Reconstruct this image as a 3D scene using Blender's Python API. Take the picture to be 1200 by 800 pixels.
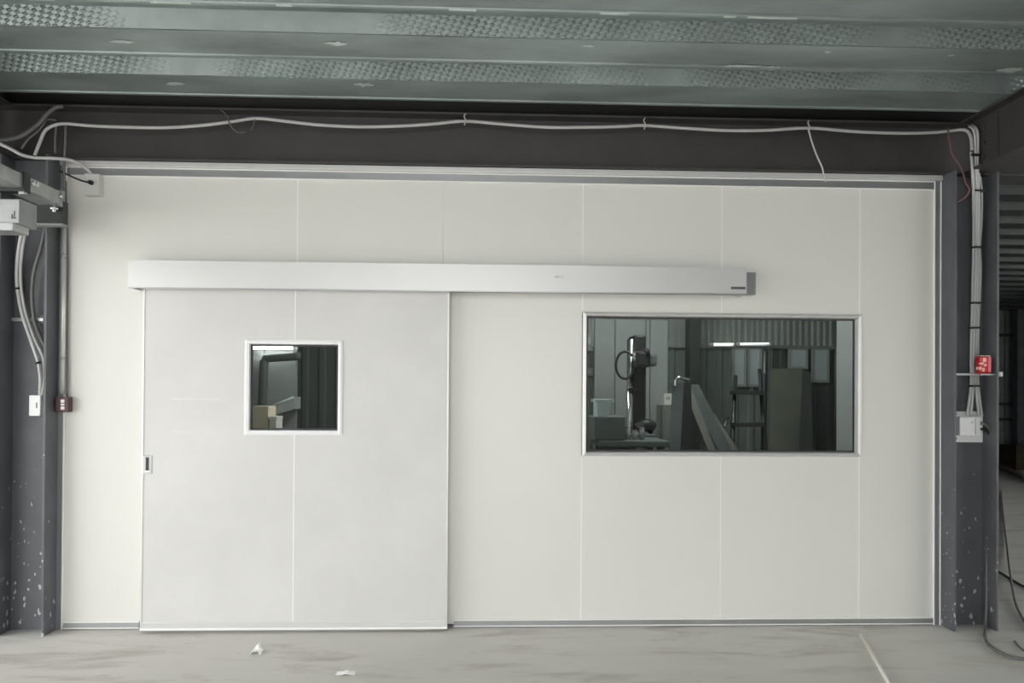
import bpy, bmesh, math, random
from mathutils import Vector, Matrix
random.seed(7)
S = bpy.context.scene
C = S.collection
for o in list(bpy.data.objects):
    bpy.data.objects.remove(o, do_unlink=True)

# ------------------------------------------------------------------ camera
F = 893.0                       # focal length in pixels of the 1200 px wide frame
CAM = Vector((0.0, -5.0, 1.55))
YAW, PITCH, ROLL = math.radians(2.2), math.radians(0.4), math.radians(0.36)
HORIZON = 457.0
fw = Vector((math.sin(YAW)*math.cos(PITCH), math.cos(YAW)*math.cos(PITCH), math.sin(PITCH)))
r0 = Vector((math.cos(YAW), -math.sin(YAW), 0))
u0 = r0.cross(fw)
cr = r0*math.cos(ROLL) + u0*math.sin(ROLL)
cu = u0*math.cos(ROLL) - r0*math.sin(ROLL)
CY = HORIZON - F*math.tan(PITCH)          # principal point row
cam_d = bpy.data.cameras.new('camera')
cam = bpy.data.objects.new('camera', cam_d); C.objects.link(cam)
cam_d.sensor_width = 36.0; cam_d.sensor_fit = 'HORIZONTAL'
cam_d.lens = F/1200*36.0
cam_d.shift_y = (CY-400)/1200
cam_d.clip_start = 0.05; cam_d.clip_end = 200
M3 = Matrix((cr, cu, -fw)).transposed()
cam.matrix_world = Matrix.Translation(CAM) @ M3.to_4x4()
S.camera = cam

def ray(px, py):
    return fw + cr*((px-600)/F) + cu*(-(py-CY)/F)
def at(px, py, Y):                        # real point on the vertical plane y = Y
    d = ray(px, py); return CAM + d*((Y-CAM.y)/d.y)
def atz(px, py, Z):                       # real point on the level plane z = Z
    d = ray(px, py); return CAM + d*((Z-CAM.z)/d.z)

# ------------------------------------------------------------------ sky, light, exposure
W = bpy.data.worlds.new('overcast_sky'); S.world = W; W.use_nodes = True
bg = W.node_tree.nodes['Background']
bg.inputs[0].default_value = (0.98, 0.985, 1.0, 1); bg.inputs[1].default_value = 1.0
vs = S.view_settings
vs.view_transform = 'Standard'; vs.look = 'None'; vs.gamma = 1; vs.use_curve_mapping = False
vs.exposure = 2.17

# ------------------------------------------------------------------ materials
def lin(c):
    return tuple((x/255/12.92 if x/255 <= .04045 else ((x/255+.055)/1.055)**2.4) for x in c)
MATS = {}
def mat(name, rgb, rough=.5, metal=0., var=.0, scale=4., bump=0., bscale=60., rvar=0., stretch=(1,1,1), rgb2=None, spec=.5):
    m = bpy.data.materials.new(name); m.use_nodes = True
    nt = m.node_tree; N = nt.nodes; L = nt.links
    b = N['Principled BSDF']
    c = lin(rgb); b.inputs['Base Color'].default_value = (*c, 1)
    b.inputs['Roughness'].default_value = rough; b.inputs['Metallic'].default_value = metal
    b.inputs['Specular IOR Level'].default_value = spec
    tc = N.new('ShaderNodeTexCoord'); mp = N.new('ShaderNodeMapping')
    geo = N.new('ShaderNodeNewGeometry')
    L.new(geo.outputs['Position'], mp.inputs['Vector']); mp.inputs['Scale'].default_value = stretch
    if var > 0 or rgb2:
        n = N.new('ShaderNodeTexNoise'); n.inputs['Scale'].default_value = scale; n.inputs['Detail'].default_value = 6; n.inputs['Roughness'].default_value = .6
        L.new(mp.outputs[0], n.inputs['Vector'])
        r = N.new('ShaderNodeValToRGB')
        r.color_ramp.elements[0].position = .3; r.color_ramp.elements[1].position = .7
        c2 = lin(rgb2) if rgb2 else tuple(min(1, x*(1+var)) for x in c)
        c1 = c if rgb2 else tuple(x*(1-var) for x in c)
        r.color_ramp.elements[0].color = (*c1, 1); r.color_ramp.elements[1].color = (*c2, 1)
        L.new(n.outputs[0], r.inputs[0]); L.new(r.outputs[0], b.inputs['Base Color'])
        if rvar:
            mr = N.new('ShaderNodeMapRange'); mr.inputs[3].default_value = max(.05, rough-rvar); mr.inputs[4].default_value = min(1, rough+rvar)
            L.new(n.outputs[0], mr.inputs[0]); L.new(mr.outputs[0], b.inputs['Roughness'])
    if bump > 0:
        n2 = N.new('ShaderNodeTexNoise'); n2.inputs['Scale'].default_value = bscale; n2.inputs['Detail'].default_value = 4
        L.new(mp.outputs[0], n2.inputs['Vector'])
        bp = N.new('ShaderNodeBump'); bp.inputs['Strength'].default_value = bump; bp.inputs['Distance'].default_value = .004
        L.new(n2.outputs[0], bp.inputs['Height']); L.new(bp.outputs[0], b.inputs['Normal'])
    MATS[name] = m
    return m
def nodes(m):
    return m.node_tree.nodes, m.node_tree.links, m.node_tree.nodes['Principled BSDF']

mat('panel', (224, 223, 216), .32, 0, .015, 1.2, .02, 25)
mat('door_skin', (212, 211, 207), .42, 0, .05, 2.0, .03, 30)
mat('sealant', (246, 246, 242), .5)
mat('aluminium', (176, 178, 178), .34, .75, .05, 6, stretch=(1, 1, 1))
mat('bright_aluminium', (214, 214, 210), .34, .3, .03, 5)
mat('cover_aluminium', (214, 214, 211), .40, .4, .02, 4)
mat('white_frame', (240, 240, 238), .4)
mat('gasket', (55, 57, 58), .6)
mat('deck_flat', (154, 165, 163), .38, .5, .34, 3.0, .05, 12, .12, stretch=(.35, 1, 1))
mat('deck_emboss', (152, 163, 161), .34, .5, .15, 4.0)
mat('zinc_patch', (206, 216, 211), .3, .3, .1, 20)
mat('slab', (120, 118, 112), .9)
mat('beam_paint', (66, 64, 63), .55, 0, .12, 4, .05, 40)
mat('column_paint', (90, 92, 95), .5, 0, .15, 5, .08, 50)
mat('cable_grey', (190, 190, 188), .5)
mat('cable_white', (226, 226, 222), .5)
mat('cable_dark', (104, 104, 102), .55)
mat('cable_black', (24, 24, 25), .5)
mat('wire_red', (120, 84, 82), .55)
mat('string', (205, 203, 198), .8)
mat('tie_black', (30, 30, 30), .5)
mat('plastic_white', (238, 238, 236), .4)
mat('plastic_offwhite', (205, 205, 199), .5)
mat('switch_brown', (84, 52, 56), .45)
mat('red_can', (196, 30, 36), .35)
mat('galvanised', (176, 178, 176), .4, .55, .12, 12)
mat('grey_paint', (140, 144, 142), .5, 0, .1, 8)
mat('dark_steel', (52, 56, 54), .5, .2, .15, 8)
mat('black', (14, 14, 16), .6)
mat('paper', (252, 251, 248), .9)
mat('rod', (226, 222, 210), .45)
mat('inner_wall', (142, 145, 142), .6, 0, .05, 3)
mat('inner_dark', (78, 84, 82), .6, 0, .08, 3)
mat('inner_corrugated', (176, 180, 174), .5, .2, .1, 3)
mat('inner_floor', (105, 104, 100), .7, 0, .15, 3)
mat('frosted', (196, 206, 206), .5)
mat('carton', (222, 208, 182), .85, 0, .06, 8)
mat('carton_white', (216, 214, 205), .8)
mat('machine_grey', (96, 102, 102), .45, 0, .1, 8)
mat('machine_dark', (36, 38, 38), .45)
mat('chrome', (230, 230, 230), .15, 1.0)
mat('board_green', (122, 126, 113), .75, 0, .1, 5)
mat('board_grey', (128, 130, 122), .7, 0, .1, 5)
mat('ladder', (70, 74, 74), .4, .5)
mat('bay_sheet', (118, 124, 121), .55, .2, .12, 4)
mat('brown_board', (66, 56, 38), .8, 0, .2, 6)
mat('timber', (168, 160, 140), .8, 0, .1, 8)
mat('dark_wall', (46, 48, 52), .8)
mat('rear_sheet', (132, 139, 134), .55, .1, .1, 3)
mat('tape', (218, 218, 213), .6)
mat('bay_deck', (72, 78, 76), .45, .45, .2, 3)  # deck steel coloured darker to paint in the shade of the bay
mat('grime_mark', (92, 92, 88), .5)

def emit(name, rgb, s):
    m = bpy.data.materials.new(name); m.use_nodes = True
    b = m.node_tree.nodes['Principled BSDF']
    b.inputs['Emission Color'].default_value = (*lin(rgb), 1); b.inputs['Emission Strength'].default_value = s
    MATS[name] = m
emit('lamp_tube', (250, 252, 255), 26.0)
emit('lamp_mid', (250, 252, 255), 5.0)
emit('lamp_dim', (250, 252, 255), .45)

# clear glass with a real surface reflection
g = bpy.data.materials.new('glass'); g.use_nodes = True
N = g.node_tree.nodes; L = g.node_tree.links
N.remove(N['Principled BSDF'])
tr = N.new('ShaderNodeBsdfTransparent'); tr.inputs[0].default_value = (.80, .83, .81, 1)
gl = N.new('ShaderNodeBsdfGlossy'); gl.inputs['Roughness'].default_value = .02
fr = N.new('ShaderNodeFresnel'); fr.inputs[0].default_value = 1.5
mx = N.new('ShaderNodeMixShader')
L.new(fr.outputs[0], mx.inputs[0]); L.new(tr.outputs[0], mx.inputs[1]); L.new(gl.outputs[0], mx.inputs[2])
L.new(mx.outputs[0], N['Material Output'].inputs[0])
MATS['glass'] = g

# embossed diamond relief on the webs of the steel deck
m = MATS['deck_emboss']; N, L, b = nodes(m)
geo = N.new('ShaderNodeNewGeometry'); mp = N.new('ShaderNodeMapping'); mp.inputs['Scale'].default_value = (1, 1.6, 1.6)
mp.inputs['Rotation'].default_value = (0, 0, 0)
L.new(geo.outputs['Position'], mp.inputs[0])
sx = N.new('ShaderNodeSeparateXYZ'); L.new(mp.outputs[0], sx.inputs[0])
def mth(op, a, bb=None):
    n = N.new('ShaderNodeMath'); n.operation = op
    for i, v in enumerate((a, bb)):
        if v is None: continue
        if isinstance(v, (int, float)): n.inputs[i].default_value = v
        else: L.new(v, n.inputs[i])
    return n.outputs[0]
u = mth('MULTIPLY', sx.outputs[0], 2*math.pi/.058)
v = mth('MULTIPLY', sx.outputs[2], 2*math.pi/.058)
s1 = mth('SINE', mth('ADD', mth('MULTIPLY', u, .95), mth('MULTIPLY', v, .55))); s2 = mth('SINE', mth('SUBTRACT', mth('MULTIPLY', u, .5), mth('MULTIPLY', v, 1.15)))
prod = mth('POWER', mth('MAXIMUM', mth('MULTIPLY', s1, s2), 0.0), .7)
nz = N.new('ShaderNodeTexNoise'); nz.inputs['Scale'].default_value = 1.3; L.new(geo.outputs['Position'], nz.inputs['Vector'])
rp = N.new('ShaderNodeMapRange'); rp.inputs[1].default_value = .36; rp.inputs[2].default_value = .58; L.new(nz.outputs[0], rp.inputs[0])
hgt = mth('MULTIPLY', prod, rp.outputs[0])
bp = N.new('ShaderNodeBump'); bp.inputs['Strength'].default_value = 1.0; bp.inputs['Distance'].default_value = .010
L.new(hgt, bp.inputs['Height']); L.new(bp.outputs[0], b.inputs['Normal'])

# chalky smears on the flat of the deck
m = MATS['deck_flat']; N, L, b = nodes(m)
old = b.inputs['Base Color'].links[0].from_socket
geo = N.new('ShaderNodeNewGeometry'); mp = N.new('ShaderNodeMapping'); mp.inputs['Scale'].default_value = (1.2, 5, 5)
L.new(geo.outputs['Position'], mp.inputs[0])
nz = N.new('ShaderNodeTexNoise'); nz.inputs['Scale'].default_value = 3.5; nz.inputs['Detail'].default_value = 8; nz.inputs['Roughness'].default_value = .7
L.new(mp.outputs[0], nz.inputs['Vector'])
rp = N.new('ShaderNodeMapRange'); rp.inputs[1].default_value = .60; rp.inputs[2].default_value = .72; rp.inputs[4].default_value = .45
L.new(nz.outputs[0], rp.inputs[0])
mx = N.new('ShaderNodeMixRGB'); mx.inputs[2].default_value = (*lin((186, 192, 186)), 1)
L.new(rp.outputs[0], mx.inputs[0]); L.new(old, mx.inputs[1]); L.new(mx.outputs[0], b.inputs['Base Color'])

# plaster splashes low down on the columns
def splash(matname, top):
    m = MATS[matname]; N, L, b = nodes(m)
    old = b.inputs['Base Color'].links[0].from_socket
    geo = N.new('ShaderNodeNewGeometry')
    mp = N.new('ShaderNodeMapping'); mp.inputs['Scale'].default_value = (1, 1, .6); L.new(geo.outputs['Position'], mp.inputs[0])
    nw = N.new('ShaderNodeTexNoise'); nw.inputs['Scale'].default_value = 18; L.new(mp.outputs[0], nw.inputs['Vector'])
    mw = N.new('ShaderNodeMixRGB'); mw.inputs[0].default_value = .045; L.new(mp.outputs[0], mw.inputs[1]); L.new(nw.outputs['Color'], mw.inputs[2])
    vo = N.new('ShaderNodeTexVoronoi'); vo.inputs['Scale'].default_value = 33; L.new(mw.outputs[0], vo.inputs['Vector'])
    sp = N.new('ShaderNodeSeparateXYZ'); L.new(geo.outputs['Position'], sp.inputs[0])
    h = N.new('ShaderNodeMapRange'); h.inputs[1].default_value = 0; h.inputs[2].default_value = top; h.inputs[3].default_value = .40; h.inputs[4].default_value = .0
    L.new(sp.outputs[2], h.inputs[0])
    cs = N.new('ShaderNodeSeparateColor'); L.new(vo.outputs['Color'], cs.inputs[0])
    rnd = N.new('ShaderNodeMath'); rnd.operation = 'MULTIPLY'; L.new(cs.outputs[0], rnd.inputs[0]); L.new(h.outputs[0], rnd.inputs[1])
    lt = N.new('ShaderNodeMath'); lt.operation = 'LESS_THAN'; L.new(vo.outputs['Distance'], lt.inputs[0]); L.new(rnd.outputs[0], lt.inputs[1])
    mx = N.new('ShaderNodeMixRGB'); mx.inputs[2].default_value = (*lin((196, 200, 198)), 1)
    ml = N.new('ShaderNodeMath'); ml.operation = 'MULTIPLY'; ml.inputs[1].default_value = .75; L.new(lt.outputs[0], ml.inputs[0])
    L.new(ml.outputs[0], mx.inputs[0]); L.new(old, mx.inputs[1]); L.new(mx.outputs[0], b.inputs['Base Color'])
splash('column_paint', 1.5)

# trowelled concrete floor with dusty and damp patches
m = mat('concrete', (212, 209, 202), .62, 0, .08, 1.3, .08, 18, .14, stretch=(.5, 1.3, 1))
N, L, b = nodes(m)
old = b.inputs['Base Color'].links[0].from_socket
geo = N.new('ShaderNodeNewGeometry'); mp = N.new('ShaderNodeMapping'); mp.inputs['Scale'].default_value = (.55, 2.2, 1); L.new(geo.outputs['Position'], mp.inputs[0])
for sc, lo, hi, col, amt in ((2.2, .52, .70, (172, 165, 152), .8), (3.6, .56, .72, (216, 214, 208), .6), (9.0, .62, .75, (150, 146, 136), .6)):
    nz = N.new('ShaderNodeTexNoise'); nz.inputs['Scale'].default_value = sc; nz.inputs['Detail'].default_value = 8; nz.inputs['Roughness'].default_value = .65; nz.inputs['Distortion'].default_value = .6
    L.new(mp.outputs[0], nz.inputs['Vector'])
    rp = N.new('ShaderNodeMapRange'); rp.inputs[1].default_value = lo; rp.inputs[2].default_value = hi; rp.inputs[4].default_value = amt
    L.new(nz.outputs[0], rp.inputs[0])
    mx = N.new('ShaderNodeMixRGB'); mx.inputs[2].default_value = (*lin(col), 1)
    L.new(rp.outputs[0], mx.inputs[0]); L.new(old, mx.inputs[1]); old = mx.outputs[0]
L.new(old, b.inputs['Base Color'])

# ------------------------------------------------------------------ mesh helpers
def link(name, me, m, parent=None, smooth=False):
    o = bpy.data.objects.new(name, me); C.objects.link(o)
    if m is not None:
        me.materials.append(MATS[m] if isinstance(m, str) else m)
    if smooth:
        for p in me.polygons: p.use_smooth = True
    if parent is not None:
        o.parent = parent
        o.matrix_parent_inverse = Matrix.Translation(-parent.location)
    return o
def from_bm(name, bm, m, parent=None, smooth=False):
    bmesh.ops.recalc_face_normals(bm, faces=bm.faces)
    me = bpy.data.meshes.new(name); bm.to_mesh(me); bm.free()
    return link(name, me, m, parent, smooth)
def addbox(bm, x0, x1, y0, y1, z0, z1, bev=0., seg=2):
    x0, x1 = sorted((x0, x1)); y0, y1 = sorted((y0, y1)); z0, z1 = sorted((z0, z1))
    r = bmesh.ops.create_cube(bm, size=1)
    vsx = r['verts']
    for w in vsx:
        w.co = Vector(((x0+x1)/2+w.co.x*(x1-x0), (y0+y1)/2+w.co.y*(y1-y0), (z0+z1)/2+w.co.z*(z1-z0)))
    if bev > 0:
        es = {e for w in vsx for e in w.link_edges}
        bmesh.ops.bevel(bm, geom=list(es), offset=bev, segments=seg, affect='EDGES', profile=.6)
def box(name, x0, x1, y0, y1, z0, z1, m, parent=None, bev=0.003):
    bm = bmesh.new(); addbox(bm, x0, x1, y0, y1, z0, z1, bev)
    return from_bm(name, bm, m, parent)
def boxes(name, lst, m, parent=None, bev=0.):
    bm = bmesh.new()
    for b in lst: addbox(bm, *b, bev)
    return from_bm(name, bm, m, parent)
def poly(name, pts, y0, y1, m, parent=None, bev=0.003):     # (x, z) outline extruded from y0 to y1
    bm = bmesh.new()
    f = bm.faces.new([bm.verts.new((p[0], y0, p[1])) for p in pts])
    r = bmesh.ops.extrude_face_region(bm, geom=[f])
    for w in [q for q in r['geom'] if isinstance(q, bmesh.types.BMVert)]: w.co.y = y1
    bmesh.ops.recalc_face_normals(bm, faces=bm.faces)
    if bev: bmesh.ops.bevel(bm, geom=list(bm.edges), offset=bev, segments=1, affect='EDGES')
    return from_bm(name, bm, m, parent)
def prism(name, prof, axis, a0, a1, m, parent=None, mats=None):  # closed profile swept along x ('x': prof=(y,z)) / y ('y': (x,z)) / z ('z': (x,y))
    bm = bmesh.new()
    def P(p, a):
        return {'x': (a, p[0], p[1]), 'y': (p[0], a, p[1]), 'z': (p[0], p[1], a)}[axis]
    A = [bm.verts.new(P(p, a0)) for p in prof]; B = [bm.verts.new(P(p, a1)) for p in prof]
    n = len(prof)
    for i in range(n):
        f = bm.faces.new((A[i], A[(i+1) % n], B[(i+1) % n], B[i]))
        if mats: f.material_index = mats[i]
    bm.faces.new(A); bm.faces.new(B[::-1])
    return from_bm(name, bm, m, parent)
def smooth_path(pts, n=8):
    P = [Vector(p) for p in pts]
    if len(P) < 3: return P
    E = [P[0]*2-P[1]]+P+[P[-1]*2-P[-2]]
    out = []
    for i in range(1, len(E)-2):
        p0, p1, p2, p3 = E[i-1:i+3]
        for k in range(n):
            t = k/n
            out.append(.5*((2*p1)+(p2-p0)*t+(2*p0-5*p1+4*p2-p3)*t*t+(3*p1-p0-3*p2+p3)*t**3))
    out.append(P[-1]); return out
def addtube(bm, pts, r, sides=8, curve=True, n=8):
    P = smooth_path(pts, n) if curve else [Vector(p) for p in pts]
    rings = []; up = None
    for i, p in enumerate(P):
        t = (P[min(i+1, len(P)-1)]-P[max(i-1, 0)])
        if t.length < 1e-9: t = Vector((0, 0, 1))
        t.normalize()
        if up is None:
            up = t.orthogonal().normalized()
        up = (up - t*up.dot(t))
        if up.length < 1e-6: up = t.orthogonal()
        up.normalize(); s = t.cross(up)
        rr = r[i*len(r)//len(P)] if isinstance(r, (list, tuple)) else r
        rings.append([bm.verts.new(p+(up*math.cos(2*math.pi*k/sides)+s*math.sin(2*math.pi*k/sides))*rr) for k in range(sides)])
    for a, b in zip(rings, rings[1:]):
        for k in range(sides):
            bm.faces.new((a[k], a[(k+1) % sides], b[(k+1) % sides], b[k]))
    bm.faces.new(rings[0][::-1]); bm.faces.new(rings[-1])
def tube(name, pts, r, m, parent=None, sides=8, curve=True, n=8):
    bm = bmesh.new(); addtube(bm, pts, r, sides, curve, n)
    return from_bm(name, bm, m, parent, True)
def cyl(name, a, b, r, m, parent=None, sides=16):
    bm = bmesh.new(); addtube(bm, [a, b], r, sides, False)
    o = from_bm(name, bm, m, parent)
    for p in o.data.polygons: p.use_smooth = len(p.vertices) == 4
    return o
def tag(o, label, cat=None, group=None, kind=None):
    o['label'] = label
    if cat: o['category'] = cat
    if group: o['group'] = group
    if kind: o['kind'] = kind
    return o
def thing(name, loc, label, cat=None, group=None, kind=None):
    o = bpy.data.objects.new(name, None); C.objects.link(o); o.location = loc; o.empty_display_size = .1
    return tag(o, label, cat, group, kind)
def px(*pts): return [at(*p) for p in pts]

# frame of four mitred bars; prof = (inward, y) outline
def frame(parent, x0, x1, z0, z1, prof, m, name='frame_bar'):
    def ring(w):
        return ((x0+w, z0+w), (x1-w, z0+w), (x1-w, z1-w), (x0+w, z1-w))
    for k in range(4):
        bm = bmesh.new(); A = []; B = []
        for w, y in prof:
            R = ring(w); a = R[k]; b = R[(k+1) % 4]
            A.append(bm.verts.new((a[0], y, a[1]))); B.append(bm.verts.new((b[0], y, b[1])))
        n = len(prof)
        for i in range(n): bm.faces.new((A[i], A[(i+1) % n], B[(i+1) % n], B[i]))
        bm.faces.new(A); bm.faces.new(B[::-1])
        from_bm(name, bm, m, parent)

# ================================================================== SETTING
ZD = CAM.z + 1.81                                    # underside of the deck ribs
fl = box('floor', -16, 16, -22, 18, -.2, 0, 'concrete', None, 0)
tag(fl, 'grey trowelled concrete floor with dusty stains', kind='structure')

# steel deck: one trapezoidal sheet rib after another, all running along the wall
ceil = thing('ceiling', (0, 0, ZD+.08), 'galvanised trapezoidal steel deck with embossed webs overhead', kind='structure')
PER = .57
def deck_rib(k, x0, x1, parent, first=-.233, name='deck_rib', flat='deck_flat', emb='deck_emboss'):
    yf = first - PER*k; yn = yf-.30; t = .004
    low = [(yf-PER+.055, ZD+.08), (yn-.055, ZD+.08), (yn-.001, ZD), (yn, ZD+.014), (yn+.010, ZD+.014), (yn+.011, ZD), (yf-.026, ZD), (yf-.022, ZD-.007), (yf-.006, ZD-.009), (yf, ZD-.002), (yf+.055, ZD+.08)]
    upp = [(yf+.055, ZD+.088), (yf-.004, ZD+.02), (yn-.01, ZD+.02), (yn-.06, ZD+.088), (yf-PER+.055, ZD+.088)]
    prof = low+upp
    mi = [0]*len(prof); mi[1] = 1; mi[9] = 1
    o = prism(name, prof, 'x', x0, x1, flat, parent, mi)
    o.data.materials.append(MATS[emb])
    return o
XL, BW = -3.35, 12.0                                 # left edge of the hall, right edge of the bay
deck_rib(-1, XL-2.0, BW, ceil, name='closure_plate', flat='black', emb='black')  # last rib coloured black to stand for the shaded gap
for k in range(0, 13):
    deck_rib(k, XL-2.0, BW, ceil)
box('slab', XL-2.0, BW, -7.3, .9, ZD+.088, ZD+.3, 'slab', ceil, 0)

# wall of insulated panels
zt = at(590, 207, 0).z; zb = .0
WX0, WX1 = at(70, 470, 0).x, at(1101, 470, 0).x
wall = thing('wall_back', (0, 0, 0), 'wall of pale cream insulated sandwich panels with white sealed joints', kind='structure')
TR = .042                                            # visible width of the edge channel
pz0, pz1 = .02, zt-.02
SX = {k: at(k, 470, 0).x for k in (347, 518, 682, 845, 1007)}
dox0, dox1, doz = at(186, 500, 0).x, at(508, 500, 0).x, at(340, 352, 0).z
wx0, wx1 = at(682.5, 450, 0).x, at(1009, 450, 0).x
wz0, wz1 = at(845, 534.5, 0).z, at(845, 367, 0).z
g2 = .0015
def panel(pts): return poly('wall_panel', pts, 0, .1, 'panel', wall, .0015)
a0, a1 = WX0+.012, SX[347]-g2
panel([(a0, pz0), (dox0, pz0), (dox0, doz), (a1, doz), (a1, pz1), (a0, pz1)])
a0, a1 = SX[347]+g2, SX[518]-g2
panel([(a0, doz), (dox1, doz), (dox1, pz0), (a1, pz0), (a1, pz1), (a0, pz1)])
a0, a1 = SX[518]+g2, SX[682]-g2
panel([(a0, pz0), (a1, pz0), (a1, pz1), (a0, pz1)])
for a, b in ((682, 845), (845, 1007)):
    a0, a1 = SX[a]+g2, SX[b]-g2
    panel([(a0, wz1-.01), (a1, wz1-.01), (a1, pz1), (a0, pz1)])
    panel([(a0, pz0), (a1, pz0), (a1, wz0+.01), (a0, wz0+.01)])
a0, a1 = SX[1007]+g2, WX1-.012
panel([(a0, pz0), (a1, pz0), (a1, pz1), (a0, pz1)])
def bead(x, z0, z1, w=.0035): box('sealant_joint', x-w, x+w, -.0016, .004, z0, z1, 'sealant', wall, .0008)
bead(SX[347], doz, zt-TR); bead(SX[518], .05, zt-TR, .0012); bead(SX[682], .05, wz0); bead(SX[682], wz1, zt-TR)
bead(SX[845], .05, wz0, .0025); bead(SX[845], wz1, zt-TR, .003); bead(SX[1007], .05, wz0); bead(SX[1007], wz1, zt-TR)

# folded channels round the wall, lit edges put in as two white strips each
def channel(n, label, x0, x1, z0, z1, horiz):
    t = thing('trim_%d' % n, ((x0+x1)/2, 0, z0), label, kind='structure')
    box('channel', x0, x1, -.010, .0, z0, z1, 'aluminium', t, .002)
    w = .0035
    if horiz:
        for z in (z0+.001, z1): box('sealant_bead', x0, x1, -.014, -.001, z-w, z+w, 'sealant', t, .0015)
    else:
        for x in (x0, x1): box('sealant_bead', x-w, x+w, -.014, -.001, z0, z1, 'sealant', t, .0015)
    return t
channel(1, 'aluminium base channel between white sealant lines along the floor', at(532, 700, 0).x, WX1-TR, .008, .048, True)
channel(2, 'short aluminium base channel at the floor left of the sliding door', WX0+TR, at(164, 700, 0).x, .008, .048, True)
channel(3, 'aluminium edge channel down the right edge of the panel wall', WX1-TR, WX1, .0, zt+.014, False)
channel(4, 'aluminium edge channel down the left edge of the panel wall', WX0-.01, WX0+TR-.01, .0, zt+.014, False)
tt = channel(5, 'bright aluminium head channel under the dark steel beam', WX0+TR-.006, WX1-TR-.004, zt-TR, zt+.012, True)
box('head_angle', WX0, WX1, -.035, -.004, zt+.016, zt+.05, 'bright_aluminium', tt, .004)

# ---------------------------------------------------------------- steel frame
def ibeam(name, label, axis, c, z0, z1, a0, a1, wid, tf, tw, m):
    cx = c
    if axis == 'x':
        o = thing(name, ((a0+a1)/2, cx, z0), label, kind='structure')
        box('bottom_flange', a0, a1, cx-wid/2, cx+wid/2, z0, z0+tf, m, o, .002)
        box('top_flange', a0, a1, cx-wid/2, cx+wid/2, z1-tf, z1, m, o, .002)
        box('web', a0, a1, cx-tw/2, cx+tw/2, z0+tf, z1-tf, m, o, 0)
    else:
        o = thing(name, (cx, (a0+a1)/2, z0), label, kind='structure')
        box('bottom_flange', cx-wid/2, cx+wid/2, a0, a1, z0, z0+tf, m, o, .002)
        box('top_flange', cx-wid/2, cx+wid/2, a0, a1, z1-tf, z1, m, o, .002)
        box('web', cx-tw/2, cx+tw/2, a0, a1, z0+tf, z1-tf, m, o, 0)
    return o
ZB = zt+.052
ibeam('roof_beam', 'dark grey steel beam spanning above the panel wall', 'x', .05, ZB, ZD-.006, -7.4, BW-.1, .2, .014, .01, 'beam_paint')
def column(label, xl):
    o = thing('steel_column', (xl+.15, 0, 0), label, 'column', 'steel columns beside the panel wall')
    box('flange', xl, xl+.015, -.15, .15, 0, ZB-.002, 'column_paint', o, .002)
    box('flange', xl+.285, xl+.30, -.15, .15, 0, ZB-.002, 'column_paint', o, .002)
    box('web', xl+.015, xl+.285, -.006, .006, 0, ZB-.002, 'column_paint', o, 0)
    return o
LX1 = at(53.5, 470, -.15).x; LX0 = LX1-.30
RX0 = at(1118, 470, -.15).x; RX1 = RX0+.30
column('dark grey steel column with white plaster splashes left of the panel wall', LX0)
column('dark grey steel column with white plaster splashes right of the panel wall', RX0)
sb = ibeam('side_beam', 'grey steel side beam running from the right column towards the viewer', 'y', RX0+.17, 3.0, ZD-.008, -7.2, -.06, .15, .012, .01, 'beam_paint')
cx = RX0+.17
box('splice_plate', cx-.016, cx-.006, -.34, -.075, 3.025, ZD-.04, 'beam_paint', sb, .002)
for z in (3.07, 3.16, 3.25): cyl('bolt', (cx-.034, -.22, z), (cx-.012, -.22, z), .013, 'beam_paint', sb, 6)
ibeam('side_beam', 'black steel side beam above the left column', 'y', LX0-.06, 3.0, ZD-.008, -7.2, -.06, .15, .012, .01, 'beam_paint')

# ---------------------------------------------------------------- window in the wall
win = thing('window_1', ((wx0+wx1)/2, 0, wz0), 'long fixed window with a bevelled aluminium frame in the panel wall', kind='structure')
prof = [(0, .002), (0, -.010), (.012, -.016), (.024, -.008), (.030, .045), (.0, .045)]
frame(win, wx0, wx1, wz0, wz1, prof, 'bright_aluminium')
prof = [(.030, .030), (.038, .030), (.038, .044), (.030, .044)]
frame(win, wx0, wx1, wz0, wz1, prof, 'gasket', 'gasket_strip')
box('window_pane', wx0+.031, wx1-.031, .036, .042, wz0+.031, wz1-.031, 'glass', win, 0)

# ---------------------------------------------------------------- sliding door
DY = -.095
dx0, dx1 = at(166, 540, DY).x, at(525.5, 540, DY).x
dz0, dz1 = at(345, 737.5, DY).z, at(345, 335, DY).z
dm = at(344.5, 560, DY).x
dw0, dw1 = at(287, 450, DY).x, at(401.5, 450, DY).x
dwz0, dwz1 = at(344, 509.5, DY).z, at(344, 398, DY).z
door = thing('door_1', ((dx0+dx1)/2, DY+.03, dz0), 'wide pale sliding door with small square window and recessed pull', kind='structure')
e = .012; th = .055
def leaf(pts): return poly('door_skin', pts, DY, DY+th, 'door_skin', door, .001)
leaf([(dx0+e, dz0+.04), (dm-.0015, dz0+.04), (dm-.0015, dwz0+.008), (dw0+.008, dwz0+.008), (dw0+.008, dwz1-.008), (dm-.0015, dwz1-.008), (dm-.0015, dz1-.01), (dx0+e, dz1-.01)])
leaf([(dm+.0015, dz0+.04), (dx1-e, dz0+.04), (dx1-e, dz1-.01), (dm+.0015, dz1-.01), (dm+.0015, dwz1-.008), (dw1-.008, dwz1-.008), (dw1-.008, dwz0+.008), (dm+.0015, dwz0+.008)])
for a, b in ((dz0+.04, dwz0), (dwz1, dz1-.03)): box('sealant_joint', dm-.0032, dm+.0032, DY-.0014, DY+.004, a, b, 'sealant', door, .0006)
box('edge_profile', dx0, dx0+e, DY-.004, DY+th+.004, dz0, dz1, 'cover_aluminium', door, .002)
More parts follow.
